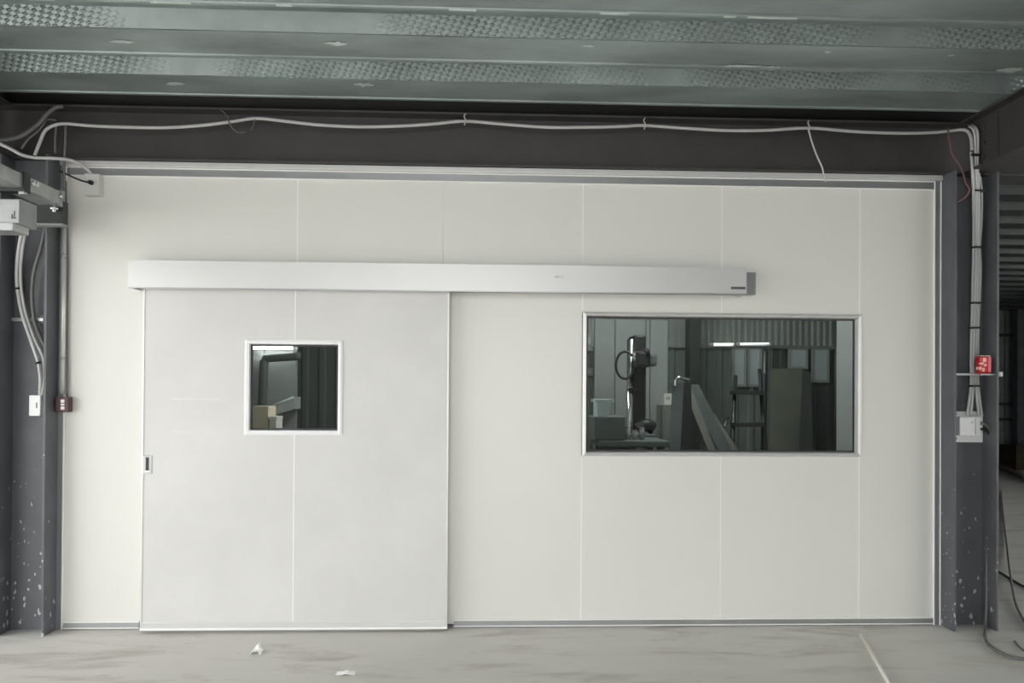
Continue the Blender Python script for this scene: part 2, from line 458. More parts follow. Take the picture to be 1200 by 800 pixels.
box('edge_profile', dx1-e, dx1, DY-.004, DY+th+.004, dz0, dz1, 'cover_aluminium', door, .002)
box('bottom_rail', dx0+e, dx1-e, DY-.004, DY+th+.004, dz0+.016, dz0+.052, 'cover_aluminium', door, .003)
box('bottom_seal', dx0, dx1, DY-.008, DY+th, dz0, dz0+.016, 'white_frame', door, .003)
box('top_rail', dx0+e, dx1-e, DY-.004, DY+th+.004, dz1-.03, dz1, 'cover_aluminium', door, .003)
prof = [(0, DY+.002), (0, DY-.008), (.012, DY-.013), (.028, DY-.009), (.032, DY+.03), (0, DY+.03)]
vw = thing('vision_window', ((dw0+dw1)/2, DY, dwz0), 'small square white-framed vision window'); del vw['label']
vw.parent = door; vw.matrix_parent_inverse = Matrix.Translation(-door.location)
frame(vw, dw0, dw1, dwz0, dwz1, prof, 'white_frame')
frame(vw, dw0, dw1, dwz0, dwz1, [(.032, DY+.014), (.042, DY+.014), (.042, DY+.028), (.032, DY+.028)], 'gasket', 'gasket_strip')
box('window_pane', dw0+.033, dw1-.033, DY+.02, DY+.026, dwz0+.033, dwz1-.033, 'glass', vw, 0)
# recessed pull handle
hp0, hp1 = at(168, 555, DY), at(178.3, 533.5, DY)
hd = box('pull_plate', hp0.x, hp1.x, DY-.004, DY+.001, hp0.z, hp1.z, 'galvanised', door, .0015)
box('pull_recess', hp0.x+.016, hp1.x-.018, DY-.0048, DY-.0035, hp0.z+.02, hp1.z-.012, 'dark_steel', hd, 0)
box('finger_lip', hp0.x+.014, hp1.x-.016, DY-.009, DY-.004, hp0.z+.012, hp0.z+.022, 'chrome', hd, .001)
for (x0, x1, y) in ((200, 259, 467.5), (200, 227, 505.5), (236, 260, 505.5)):
    a, b = at(x0, y+1, DY), at(x1, y-1, DY)
    box('tape_strip', a.x, b.x, DY-.0008, DY+.0005, a.z, b.z, 'tape', door, 0)

# cover of the sliding track
HY = -.17
hx0, hx1 = at(150, 322, HY).x, at(874.8, 327, HY).x
hz0, hz1 = at(512, 340.5, HY).z, at(512, 309, HY).z
hdr = thing('track_cover', ((hx0+hx1)/2, HY, hz0), 'long brushed aluminium track cover above the sliding door', 'track cover')
shell = boxes('cover_shell', [(hx0, hx1, HY, HY+.004, hz0, hz1), (hx0, hx1, HY+.004, -.001, hz1-.004, hz1), (hx0, hx0+.004, HY+.004, -.001, hz0, hz1-.004)], 'cover_aluminium', hdr, 0)
box('lower_lip', hx0+.002, hx1-.002, HY-.002, HY+.012, hz0-.004, hz0+.003, 'aluminium', hdr, .001)
box('end_cap', hx1-.006, hx1-.0005, HY+.004, -.001, hz0, hz1-.004, 'cover_aluminium', hdr, .0005)
box('track_rail', hx0+.05, at(886, 327, -.06).x, -.062, -.001, hz0+.012, hz1-.012, 'aluminium', hdr, .003)
a, b = at(856.5, 338.8, HY), at(873.5, 336, HY)
box('name_plate', a.x, b.x, HY-.0015, HY+.001, a.z, b.z, 'grime_mark', shell, .0006)
for x, w in ((651.5, 1.6), (654, 1.2), (658.5, 2.0)):
    a, b = at(x-w, 326, HY), at(x+w, 323, HY)
    box('adhesive_mark', a.x, b.x, HY-.0006, HY+.001, a.z, b.z, 'plastic_offwhite', shell, 0)

# ================================================================== ROOM BEHIND THE GLASS
RB = 4.0                                                # far wall of the inner room
RW, YS = 4.4, 1.65                                      # the room widens to the right behind YS
XC = at(984, 450, YS).x
def lplan(z0, z1): return [(-3.0, .1), (XC, .1), (XC, YS+.06), (RW, YS+.06), (RW, RB), (-3.0, RB)], 'z', z0, z1
ifl = prism('floor_inner', *lplan(.0, .012), 'inner_floor'); tag(ifl, 'dark grey floor of the room behind the window', kind='structure')
icl = prism('ceiling_inner', *lplan(2.92, 3.0), 'inner_wall'); tag(icl, 'grey ceiling of the room behind the window', kind='structure')
w = box('wall_left_inner', -3.06, -3.0, .1, RB, .0, 3.0, 'inner_wall', None, 0); tag(w, 'grey left side wall of the room behind the window', kind='structure')
w = poly('wall_right_inner', [(XC, 0), (XC+.06, 0), (XC+.06, ZD+.08), (XC, ZD+.08)], .1, YS, 'inner_wall', None, 0); tag(w, 'grey right side wall of the room just behind the window', kind='structure')
w = box('wall_return_inner', XC, RW+.06, YS, YS+.06, 0, ZD+.08, 'inner_wall', None, 0); tag(w, 'grey return wall where the room widens to the right', kind='structure')
w = box('wall_bay', RW, RW+.06, YS+.06, 12.6, 0, ZD+.08, 'inner_dark', None, 0); tag(w, 'dark partition along the right bay', kind='structure')
rear = thing('wall_rear_inner', (0, RB, 0), 'corrugated steel rear wall seen dimly through the window', kind='structure')
def corrugated(name, x0, x1, z0, z1, Y, m, parent, pitch=.16, depth=.035):
    prof = []
    n = max(1, round((x1-x0)/pitch)); p = (x1-x0)/n
    for i in range(n):
        x = x0+i*p
        prof += [(x, Y), (x+p*.42, Y), (x+p*.52, Y-depth), (x+p*.78, Y-depth), (x+p*.90, Y)]
    prof += [(x1, Y), (x1, Y+.03), (x0, Y+.03)]
    # clean duplicates
    out = []
    for q in prof:
        if not out or (Vector(q)-Vector(out[-1])).length > 1e-5: out.append(q)
    bm = bmesh.new()
    A = [bm.verts.new((q[0], q[1], z0)) for q in out]; B = [bm.verts.new((q[0], q[1], z1)) for q in out]
    k = len(out)
    for i in range(k-1 if False else k): bm.faces.new((A[i], A[(i+1) % k], B[(i+1) % k], B[i]))
    return from_bm(name, bm, m, parent)
YR = RB-.05
rx = [at(q, 450, YR).x for q in (560, 700, 812, 905, 1000)]
zrail = at(870, 404, YR).z
edges = [-2.98, -2.0, -1.0, 0, rx[1], rx[2], rx[3], RW-.002]
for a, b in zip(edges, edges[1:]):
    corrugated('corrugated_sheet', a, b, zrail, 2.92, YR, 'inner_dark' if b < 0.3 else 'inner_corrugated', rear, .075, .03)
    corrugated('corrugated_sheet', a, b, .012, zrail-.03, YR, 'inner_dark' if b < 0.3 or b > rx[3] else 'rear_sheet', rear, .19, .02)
box('girt_rail', .2, RW-.01, YR-.07, YR-.036, zrail-.045, zrail-.005, 'galvanised', rear, .003)
# pale windows in the rear wall
def rear_window(n, x0, x1, y0, y1, label):
    a, b = at(x0, y1, YR-.06), at(x1, y0, YR-.06)
    t = thing('window_%d' % n, ((a.x+b.x)/2, YR-.06, a.z), label, kind='structure')
    frame(t, a.x, b.x, a.z, b.z, [(0, YR-.036), (0, YR-.066), (.03, YR-.066), (.03, YR-.036)], 'inner_corrugated')
    box('window_pane', a.x+.03, b.x-.03, YR-.056, YR-.05, a.z+.03, b.z-.03, 'frosted', t, 0)
rear_window(2, 858, 875, 406, 453, 'narrow pale frosted window left of the ladder on the rear wall')
rear_window(3, 876, 893, 406, 453, 'narrow pale frosted window right behind the ladder on the rear wall')
rear_window(4, 924, 947, 407, 432, 'square pale frosted window above the dark leaning board')
rear_window(5, 951, 972, 407, 448, 'tall faint frosted window near the standing pipe')
rear_window(6, 685, 695, 392, 411, 'bright narrow window at the left end of the long window')
rear_window(7, 685, 695, 431, 440, 'small bright low window under the narrow one at the left end')
# light partition seen at the left of the window and through the door window
def wallpanel(n, label, x0, x1, ytop, Y, m, seams=()):
    a = at(x0, ytop, Y); b = at(x1, ytop, Y)
    w = thing('wall_%s' % n, ((a.x+b.x)/2, Y, .012), label, kind='structure')
    xs = [a.x]+[at(s, ytop, Y).x for s in seams]+[b.x]
    for u, v in zip(xs, xs[1:]): box('partition_panel', u+.003, v-.003, Y, Y+.05, .012, a.z, m, w, .003)
    return w
wallpanel('partition', 'grey partition behind the drill press', 697, 783, 374, 3.2, 'inner_wall', (721, 757, 762))
wallpanel('bright', 'light grey partition seen through the door window', 272, 348, 395, 3.0, 'inner_wall', (310,))
# lamps of the inner room
def lamp(name, label, a, b, r, parent=None, group=None, m='lamp_tube'):
    a, b = Vector(a), Vector(b)
    t = thing(name, (a+b)/2, label, 'tube light', group)
    d = (b-a).normalized()
    cyl('tube', a+d*.02, b-d*.02, r, m, t, 12)
    for q, s in ((a, 1), (b, -1)): cyl('end_cap', q, q+d*.03*s, r*1.15, 'plastic_white', t, 12)
    bm = bmesh.new(); mid = (a+b)/2
    addbox(bm, a.x, b.x, a.y+r, a.y+r+.03, a.z-.02, a.z+.02) if abs(d.x) > .5 else addbox(bm, a.x-.02, a.x+.02, a.y, b.y, a.z+r, a.z+r+.03)
    from_bm('housing', bm, 'plastic_white', t)
    return t
lamp('tube_light', 'glowing white tube light at the top of the door window', at(294, 406, 2.93), at(347.5, 406, 2.93), .028, group='inner room tube lights', m='lamp_mid')
lamp('tube_light', 'glowing thin tube light on the rear corrugated wall', at(833, 403.5, YR-.12), at(862, 403, YR-.12), .014, group='inner room tube lights', m='lamp_dim')
lamp('tube_light', 'thin tube light end to end with the glowing one on the rear wall', at(864, 403, YR-.12), at(904, 402, YR-.12), .009, group='inner room tube lights', m='lamp_dim')
for x in (-.6, 1.8):  # unseen lamps added to brighten the inner room
    lamp('tube_light', 'tube light hung under the inner ceiling %s' % ('near the door' if x < 0 else 'above the ladder'), (x, 1.2, 2.84), (x, 2.5, 2.84), .03, group='inner room tube lights')

# ---- drill press
Yd = 2.3
def P(x, y, Y=Yd): return at(x, y, Y)
dp0 = P(738, 528)
dp = thing('drill_press', (P(738, 500).x, Yd, .012), 'dark drill press with bright column and handwheel behind the glass', 'drill press')
x = P(738.5, 450).x
cyl('column', (x, Yd, .06), (x, Yd, P(738, 398).z), .035, 'chrome', dp)
box('base', x-.25, x+.35, Yd-.25, Yd+.3, .012, .08, 'machine_dark', dp, .01)
a, b = P(742, 528), P(761, 433)
box('body', P(743, 470).x, P(757, 470).x, Yd+.02, Yd+.3, .06, P(750, 392).z, 'machine_dark', dp, .02)
bm = bmesh.new(); addbox(bm, P(741, 420).x, P(757.5, 420).x, Yd-.2, Yd+.25, P(750, 431).z, P(750, 412).z, .03)
addbox(bm, P(748, 420).x, P(757.5, 420).x, Yd-.2, Yd+.2, P(750, 425).z, P(750, 409).z, .03)
from_bm('head', bm, 'machine_dark', dp)
box('motor', P(757.8, 420).x, P(768, 420).x, Yd-.1, Yd+.15, P(750, 429.5).z, P(750, 414).z, 'machine_grey', dp, .03)
cyl('spindle', (P(741, 430).x, Yd-.12, P(741, 424).z), (P(741, 430).x, Yd-.12, P(741, 416).z), .03, 'chrome', dp)
ring = [Vector((x-.06+.09*math.cos(q*math.pi/8), Yd-.06, P(735, 428).z+.13*math.sin(q*math.pi/8))) for q in range(17)]
tube('handwheel', ring, .012, 'machine_dark', dp)
box('clamp_arm', P(735, 450).x, P(750, 450).x, Yd-.05, Yd+.05, P(740, 459).z, P(740, 455).z, 'machine_dark', dp, .01)
box('work_table', P(727, 505).x, P(762, 505).x, Yd-.3, Yd+.25, P(740, 512).z, P(740, 507).z, 'machine_grey', dp, .01)
cyl('table_post', (x+.08, Yd+.05, .06), (x+.08, Yd+.05, P(740, 512).z), .05, 'machine_dark', dp)
bv = P(753, 499)
tube('vise', [P(747, 503, Yd-.15), P(757, 498, Yd-.15), P(766, 502, Yd-.15)], .06, 'machine_dark', dp)
# machine body in front, with a grey bin on top
Ym = 1.7
mb = thing('machine_bench', (P(725, 520, Ym).x, Ym, .012), 'dark grey machine bench in the lower left of the window', 'bench')
b0, b1 = P(697, 500, Ym), P(776, 500, Ym); zt_ = P(735, 514, Ym).z
box('bench_top', b0.x, b1.x, Ym-.3, Ym+.25, zt_-.05, zt_, 'machine_grey', mb, .01)
box('drawer_unit', b0.x+.05, P(740, 500, Ym).x, Ym-.25, Ym+.22, .25, zt_-.05, 'machine_dark', mb, .006)
for q in (b0.x+.04, b1.x-.10):
    for yy in (Ym-.27, Ym+.17): box('leg', q, q+.06, yy, yy+.05, .012, zt_-.05, 'machine_dark', mb, .004)
cyl('round_tank', P(750, 527, Ym-.2)-Vector((0, 0, .35)), P(750, 521, Ym-.2), .07, 'galvanised', mb)
Yb = 1.62
zr = P(705, 487.5, Yb).z
box('raised_cabinet', P(692, 500, Ym).x, P(727, 500, Ym).x, Ym-.24, Ym+.16, zt_, zr, 'machine_grey', mb, .012)
cyl('pot_knob', P(729, 492, Ym-.2), P(733, 492, Ym-.2), .03, 'chrome', mb)
a, b = P(691, 487, Yb), P(715, 467.5, Yb)
bin_ = thing('parts_bin', ((a.x+b.x)/2, Yb, zr), 'pale grey open plastic bin on the raised end of the machine bench', 'bin')
a.z = zr
prism('bin_shell', [(a.x+.05, zr), (b.x-.03, zr), (b.x, b.z), (a.x+.05, b.z)], 'y', Yb-.12, Yb+.12, 'frosted', bin_)
for yy in (Yb-.14, Yb+.12): box('rim', a.x+.03, b.x+.015, yy, yy+.02, b.z-.03, b.z, 'frosted', bin_, .003)
jx = P(729, 507, Ym)
for q, (xx, hh) in enumerate(((736, 501), (744, 505), (752, 502))):
    p = P(xx, 514, Ym-.1)
    j = thing('metal_pot', (p.x, Ym-.1, zt_), ('small pale pot at the left on the machine bench', 'small low pot in the middle on the machine bench', 'small pale pot at the right on the machine bench')[q], 'pot', 'pots on the machine bench')
    top = P(xx, hh, Ym-.1).z
    cyl('body', (p.x, Ym-.1, zt_), (p.x, Ym-.1, top), .025, 'galvanised', j); cyl('lid', (p.x, Ym-.1, top), (p.x, Ym-.1, top+.012), .027, 'chrome', j)
# white carton on a stack
Yc = 2.75
a, b = P(776.5, 474, Yc), P(788, 461, Yc)
ct = thing('white_carton', ((a.x+b.x)/2, Yc, a.z), 'white carton with dark marks on top of the tall locker', 'carton')
ctb = box('carton_body', a.x, b.x, Yc-.06, Yc+.1, a.z, b.z, 'carton_white', ct, .004)
for q in (781.5, 784): 
    e0, e1 = P(q-.6, 468, Yc-.061), P(q+.6, 465, Yc-.061)
    box('printed_mark', e0.x, e1.x, Yc-.0615, Yc-.059, e0.z, e1.z, 'grime_mark', ctb, 0)
lk = thing('locker', ((a.x+b.x)/2, Yc, .012), 'tall narrow grey locker carrying the white carton', 'locker')
box('locker_body', a.x-.02, b.x+.02, Yc-.08, Yc+.2, .012, a.z-.001, 'board_grey', lk, .005)
box('locker_door', a.x-.005, b.x+.005, Yc-.092, Yc-.08, .08, a.z-.03, 'board_grey', lk, .003)
# inner column
box_c = thing('inner_column', (P(814, 450, 3.0).x, 3.0, .012), 'dark square steel column standing inside the room', 'column')
a, b = P(808.5, 450, 3.0), P(820, 450, 3.0)
box('shaft', a.x, b.x, 3.0, 3.2, .03, 2.92, 'dark_steel', box_c, .004); box('base_plate', a.x-.05, b.x+.05, 2.95, 3.25, .012, .03, 'dark_steel', box_c, .003)
# boards leaning in a fan against a trestle
def board(label, top, bot_x, w, m, Y, group='boards leaning behind the window'):
    t0 = P(top[0], top[1], Y); b0 = Vector((P(bot_x, 525, Y-.3).x, Y-.35, .012))
    d = (t0-b0); 
    bm = bmesh.new()
    sx_ = Vector((w/2, 0, 0)); n = Vector((0, 1, .2)).normalized()*.018
    vs_ = []
    for p in (b0, t0):
        for s in (-1, 1):
            for k in (0, 1): vs_.append(bm.verts.new(p+sx_*s+n*k))
    idx = ((0, 2, 6, 4), (1, 5, 7, 3), (0, 4, 5, 1), (2, 3, 7, 6), (0, 1, 3, 2), (4, 6, 7, 5))
    for q in idx: bm.faces.new([vs_[i] for i in q])
    o = from_bm('leaning_board', bm, m)
    o.location = (0, 0, 0)
    return tag(o, label, 'board', group)
board('narrow grey board leaning leftmost below the bright hook', (795, 447), 783, .10, 'machine_grey', 1.9)
board('dark board leaning upright beside the bright hook', (801, 448), 806, .14, 'machine_dark', 1.97)
board('pale grey slat leaning right from below the hook', (806, 455), 885, .07, 'board_grey', 2.04)
board('broad grey board leaning right in the fan', (811, 451), 915, .13, 'machine_grey', 2.11)
board('greenish board leaning rightmost in the fan', (815, 460), 945, .09, 'board_grey', 2.18)
hk = tube('metal_hook', px((791, 452, 1.86), (792, 445, 1.86), (796, 442.5, 1.86), (802, 443.5, 1.86), (808, 445, 1.86)), .016, 'chrome')
tag(hk, 'bright bent metal hook over the leaning boards', 'hook')
# ladder
Yl = 2.75
ld = thing('step_ladder', (P(878, 520, Yl).x, Yl, .012), 'dark metal step ladder standing before the corrugated wall', 'ladder')
def bar(name, a, b, r, m=None): return cyl(name, a, b, r, m or 'ladder', ld, 8)
gz = .012
bar('rail', (P(853, 500, Yl).x-.06, Yl-.2, gz), P(862, 440, Yl), .022); bar('rail', (P(892, 500, Yl).x+.05, Yl-.2, gz), P(890, 432, Yl), .022)
bar('rear_leg', (P(897, 500, Yl+.4).x, Yl+.5, gz), P(897, 411, Yl), .028); bar('rear_leg', (P(855, 500, Yl+.4).x, Yl+.5, gz), P(862, 440, Yl), .02)
for y in (460, 497, 533): 
    a, b = P(858, y, Yl-.1), P(893, y, Yl-.1)
    box('tread', a.x, b.x, Yl-.2, Yl-.02, a.z-.02, a.z+.02, 'ladder', ld, .004)
bar('handle', P(848, 501, Yl-.25), P(853, 489, Yl-.2), .014, 'chrome')
# big leaning boards on the right
def bigboard(label, quad, Y, m, lean=.35):
    (xa, ya), (xb, yb), xl, xr = quad
    bm = bmesh.new()
    pts = [Vector((P(xl, 520, Y-lean).x, Y-lean, .012)), Vector((P(xr, 520, Y-lean).x, Y-lean, .012)), P(xb, yb, Y), P(xa, ya, Y)]
    n = Vector((0, .02, .004))
    A = [bm.verts.new(p) for p in pts]; B = [bm.verts.new(p+n) for p in pts]
    bm.faces.new(A); bm.faces.new(B[::-1])
    for i in range(4): bm.faces.new((A[i], A[(i+1) % 4], B[(i+1) % 4], B[i]))
    o = from_bm('leaning_board', bm, m)
    return tag(o, label, 'board', 'boards leaning behind the window')
bigboard('large dark green board leaning right of the ladder', ((903, 432), (942, 432), 901, 940), 3.75, 'board_green')
bigboard('tapering dark board overlapping the right edge of the large green one', ((941, 434), (950, 436), 933, 956), 3.5, 'inner_dark')
pp = cyl('standing_pipe', (P(980, 500, 2.8).x, 2.8, .012), (P(980, 500, 2.8).x, 2.8, 2.918), .02, 'dark_steel', None, 12)
tag(pp, 'thin vertical pipe near the right end of the window', 'pipe')
# cartons on a shelf seen through the door window
Ys = 1.2
sa, sbx = P(289, 505, Ys), P(348, 505, Ys); sz = P(320, 503, Ys).z
sh = thing('shelf_rack', ((sa.x+sbx.x)/2, Ys, .012), 'low grey rack carrying two boxes behind the door window', 'rack')
box('shelf_board', sa.x-.2, sbx.x, Ys-.2, Ys+.2, sz-.025, sz, 'machine_grey', sh, .003)
for q in (sa.x-.18, sbx.x-.05):
    for yy in (Ys-.18, Ys+.14): box('leg', q, q+.04, yy, yy+.04, .012, sz-.025, 'machine_grey', sh, .002)
a, b = P(294.5, 503, Ys-.1), P(314.5, 476.5, Ys-.1)
cb = thing('brown_carton', ((a.x+b.x)/2, Ys-.1, sz), 'tan cardboard carton at the bottom left of the door window', 'carton')
box('carton_body', a.x, b.x, Ys-.1, Ys+.12, sz, b.z, 'carton', cb, .004)
box('carton_flap', a.x+.002, (a.x+b.x)/2-.001, Ys-.1, Ys+.12, b.z, b.z+.004, 'carton', cb, .001); box('carton_flap', (a.x+b.x)/2+.001, b.x-.002, Ys-.1, Ys+.12, b.z, b.z+.004, 'carton', cb, .001)
a, b = P(315.5, 503, Ys-.1), P(324, 488.5, Ys-.1)
cb = thing('white_carton', ((a.x+b.x)/2, Ys-.1, sz), 'small white carton beside the tan one behind the door window', 'carton')
box('carton_body', a.x, b.x, Ys-.1, Ys+.08, sz, b.z, 'carton_white', cb, .004)
box('carton_lid', a.x-.003, b.x+.003, Ys-.103, Ys+.083, b.z-.02, b.z+.004, 'carton_white', cb, .002)
tube_ = tube('drain_pipe', px((352, 417, 2.9), (312, 420, 2.9), (309.5, 424, 2.9), (308, 460, 2.9), (307, 500, 2.9)), .045, 'inner_dark', None, 12)
tag(tube_, 'dark bent pipe on the light partition behind the door window', 'pipe')
ch = thing('sloping_chute', (P(335, 490, 2.75).x, 2.75, P(335, 486, 2.75).z), 'sloping grey tray crossing the light partition behind the door window', 'tray')
c0, c1, c2, c3 = P(316, 478, 2.8), P(347, 465, 2.8), P(347, 479, 2.8), P(317, 488, 2.8)
prism('tray_body', [(c0.x, c0.z), (c3.x, c3.z), (c2.x, c2.z), (c1.x, c1.z)], 'y', 2.7, 2.999, 'inner_corrugated', ch)
tube('tray_rim', [c0-Vector((0, .1, 0)), c1-Vector((0, .1, 0))], .012, 'frosted', ch, 8, False)

# ================================================================== BAY TO THE RIGHT, BEHIND THE WALL LINE
bx0 = RX1+.1
bay = thing('ceiling_bay', (5, 5, ZD+.08), 'dark steel deck over the bay right of the panel wall', kind='structure')
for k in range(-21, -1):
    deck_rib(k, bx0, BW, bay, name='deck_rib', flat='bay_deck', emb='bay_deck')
box('slab', 3.2, BW, .9, 13, ZD+.088, ZD+.3, 'slab', bay, 0)
wr = box('wall_right', BW, BW+.1, 4.0, 13, 0, ZD+.3, 'dark_wall', None, 0); tag(wr, 'dark outer wall of the right bay', kind='structure')
wf = box('wall_far', 3.0, BW, 12.6, 12.7, 0, ZD+.3, 'dark_wall', None, 0); tag(wf, 'dark far wall of the right bay', kind='structure')
YF = 11.2
fa, fb = at(1155, 545, YF), at(1190, 341, YF)
fence = thing('corrugated_screen', ((fa.x+fb.x)/2, YF, 0), 'pale corrugated sheet screen with dark rails in the right bay', 'screen')
corrugated('corrugated_sheet', fa.x, fb.x, 0.02, fb.z, YF, 'bay_sheet', fence, .17, .05)
for y in (344, 393, 473, 491):
    z = at(1180, y, YF).z
    box('rail', fa.x, fb.x+.02, YF-.10, YF-.055, z-.03, z+.03, 'dark_steel', fence, .004)
for q in (fa.x, fb.x-.01): box('post', q, q+.12, YF+.03, YF+.13, 0, fb.z+.05, 'dark_steel', fence, .004)
p = at(1199, 520, 10.9)
po = thing('bay_post', (p.x, 10.9, 0), 'dark post standing at the far right of the bay', 'post')
q0 = at(1190.5, 450, 10.9).x
box('shaft', q0, q0+.16, 10.85, 11.0, .015, ZD-.01, 'column_paint', po, .005); box('base_plate', q0-.06, q0+.22, 10.8, 11.05, 0, .015, 'column_paint', po, .003)
pa, pb = atz(1170, 545, .05), atz(1215, 564, .05)
tm = thing('timber_batten', ((pa+pb)/2).xy.to_3d(), 'pale timber batten lying on the bay floor', 'timber')
tube('batten', [pa, pb], .05, 'timber', tm, 4, False)
pb_ = at(1199, 548, 10.1)
bb = thing('brown_crate', (pb_.x, 10.2, 0), 'dark brown crate at the far right edge behind the batten', 'crate')
cx0 = at(1191, 540, 10).x; cz = at(1191, 521, 10).z
for i in range(3): box('slat', cx0, cx0+.9, 10.0, 10.02, .02+i*cz/3, .02+(i+1)*cz/3-.02, 'brown_board', bb, .003)
box('crate_body', cx0+.005, cx0+.895, 10.02, 10.5, 0, cz-.02, 'brown_board', bb, .003)

# unseen blocker added above the open left side to dim the upper wall
wlu = box('wall_left_upper', XL-.55, XL-.45, -7.2, .1, 2.8, ZD+.08, 'dark_wall', None, 0); tag(wlu, 'dark cladding above the open left side of the hall', kind='structure')
# unseen front walls added behind the viewer to cut daylight and pane reflections
for n, xa, xb, lab in (('wall_front', 1.5, 9.0, 'grey front wall behind the viewer on the right'), ('wall_front_left', -4.2, -2.2, 'short grey front wall behind the viewer on the left')):
    wfr = box(n, xa, xb, -7.4, -7.2, 0, ZD+.3, 'slab', None, 0); tag(wfr, lab, kind='structure')
# dark sheet put in for the unlit space left behind the column
wl = box('wall_left', -7.5, LX0-.01, .16, .26, 0, ZD+.08, 'dark_wall', None, 0); tag(wl, 'dark wall behind the left column', kind='structure')

# ================================================================== LEFT COLUMN FITTINGS
def P2(x, y, Y): return at(x, y, Y)
# bracket bar across the column
def crossbar(label, a, b, Y):
    t = thing('bracket_bar', ((a[0]+b[0])/2, Y, 0), label, 'bracket', 'bracket bars on the columns')
    return t
def flatbar(label, x0, x1, y, Y, h=.022):
    a, b = at(x0, y, Y), at(x1, y, Y)
    t = thing('bracket_bar', ((a.x+b.x)/2, Y, a.z), label, 'bracket', 'bracket bars on the columns')
    box('bar', a.x, b.x, Y-.012, Y+.01, a.z-h/2, a.z+h/2, 'galvanised', t, .002)
    return t, a, b
t, a, b = flatbar('thin grey bar across the left column behind its cables', 1, 52, 374, -.018)
box('lug', b.x-.03, b.x+.0, -.02, -.006, b.z-.03, b.z+.03, 'column_paint', t, .002)
# socket box
a, b = at(37.5, 487, -.02), at(51, 463, -.02)
sk = thing('socket_box', ((a.x+b.x)/2, -.02, a.z), 'white plastic socket box on the left column', 'socket box')
skh = box('housing', a.x, b.x, -.055, -.006, a.z, b.z, 'plastic_white', sk, .005)
cyl('gland', (a.x+.048, -.03, b.z-.002), (a.x+.048, -.03, b.z+.016), .012, 'gasket', skh)
box('slot', a.x+.045, a.x+.052, -.0558, -.0545, a.z+.05, a.z+.085, 'grime_mark', skh, 0)
# cables on the left column
def cable(label, pts, r, m, group=None, name='cable', ties=()):
    o = thing(name, pts[0], label, 'cable', group)
    tube('sheath', pts, r, m, o)
    for tpos in ties:
        i = min(range(len(pts)), key=lambda k: (Vector(pts[k])-tpos).length)
        d = (Vector(pts[min(i+1, len(pts)-1)])-Vector(pts[max(i-1, 0)])).normalized()
        p = Vector(pts[i]); cyl('cable_tie', p-d*.006, p+d*.006, r*1.5, 'tie_black', o)
    return o
gl_ = 'grey cables on the left column'
c1 = px((29, 262, -.16), (24, 280, -.12), (20, 310, -.07), (20.5, 338, -.06), (26, 368, -.06), (36, 398, -.06), (45, 425, -.06), (47.5, 445, -.05), (46.5, 463, -.035))
cable('thick grey cable curving down the left column into the white socket box', c1, .011, 'cable_grey', gl_, ties=(Vector(c1[3]), Vector(c1[6])))
c2 = px((33, 262, -.15), (28, 282, -.11), (24.5, 310, -.07), (25, 338, -.055), (31, 370, -.05), (41, 398, -.05), (50, 418, -.045), (52.2, 440, -.04), (49, 463, -.035))
cable('second grey cable running close beside the thick one on the left column', c2, .009, 'cable_grey', gl_)
c3 = px((54, 262, -.10), (48, 290, -.08), (40, 318, -.06), (37.5, 345, -.055), (40, 374, -.045), (47, 395, -.04), (52, 405, -.03), (53, 418, -.02))
cable('darker grey cable looping nearest the right flange of the left column', c3, .011, 'cable_dark', gl_)
# conduits at the left edge of the wall
cd = thing('conduit', at(74, 470, -.03), 'silver conduit standing against the left edge of the panel wall', 'conduit')
x = at(74, 400, -.03).x
cyl('pipe', (x, -.033, at(74, 462, -.03).z), (x, -.033, at(75, 262, -.03).z), .016, 'bright_aluminium', cd)
for y in (300, 420):
    z = at(74, y, -.03).z; cyl('saddle_clip', (x, -.033, z-.008), (x, -.033, z+.008), .019, 'galvanised', cd)
cable('thin dark wire with a white core beside the silver conduit', px((77, 212, -.02), (78, 250, -.02), (79.5, 290, -.02), (79, 340, -.02), (78.5, 400, -.02), (78.5, 465, -.025)), .006, 'cable_dark')
# brown push-button box
a, b = at(68.5, 482.5, -.03), at(83.5, 465, -.03)
sw = thing('push_button', ((a.x+b.x)/2, -.03, a.z), 'dark brown push-button box with white buttons at the wall edge', 'switch')
swh = box('housing', a.x, b.x, -.07, -.014, a.z, b.z, 'switch_brown', sw, .004)
for y, h in ((469.8, 2.0), (473.8, 1.2), (477.8, 2.0)):
    p = at(73.6, y, -.072); box('button', p.x-.011, p.x+.011, -.078, -.069, p.z-h*.0052, p.z+h*.0052, 'plastic_white', swh, .002)
# alarm box at the upper left of the wall
a, b = at(101.5, 230, -.03), at(119, 205, -.03)
ab = thing('sensor_box', ((a.x+b.x)/2, -.03, a.z), 'pale square box with a black plug at the upper left of the wall', 'junction box')
box('housing', a.x, b.x, -.06, .0, a.z, b.z, 'plastic_offwhite', ab, .005)
p = at(107.5, 214.5, -.06)
cyl('plug', (p.x, -.085, p.z), (p.x, -.058, p.z), .014, 'cable_black', ab)
cable('thin black wire running to the plug of the pale square box', px((70, 200, -.10), (80, 205, -.10), (94, 211, -.095), (106, 214.3, -.084)), .0055, 'cable_black')
cable('grey cable drooping over the beam to the pale square box', px((-6, 166, -.28), (10, 173, -.25), (25, 181, -.22), (40, 184.5, -.18), (60, 185.3, -.16), (80, 187, -.12), (93, 192, -.09), (103, 199, -.06), (107, 205, -.04)), .010, 'cable_grey')
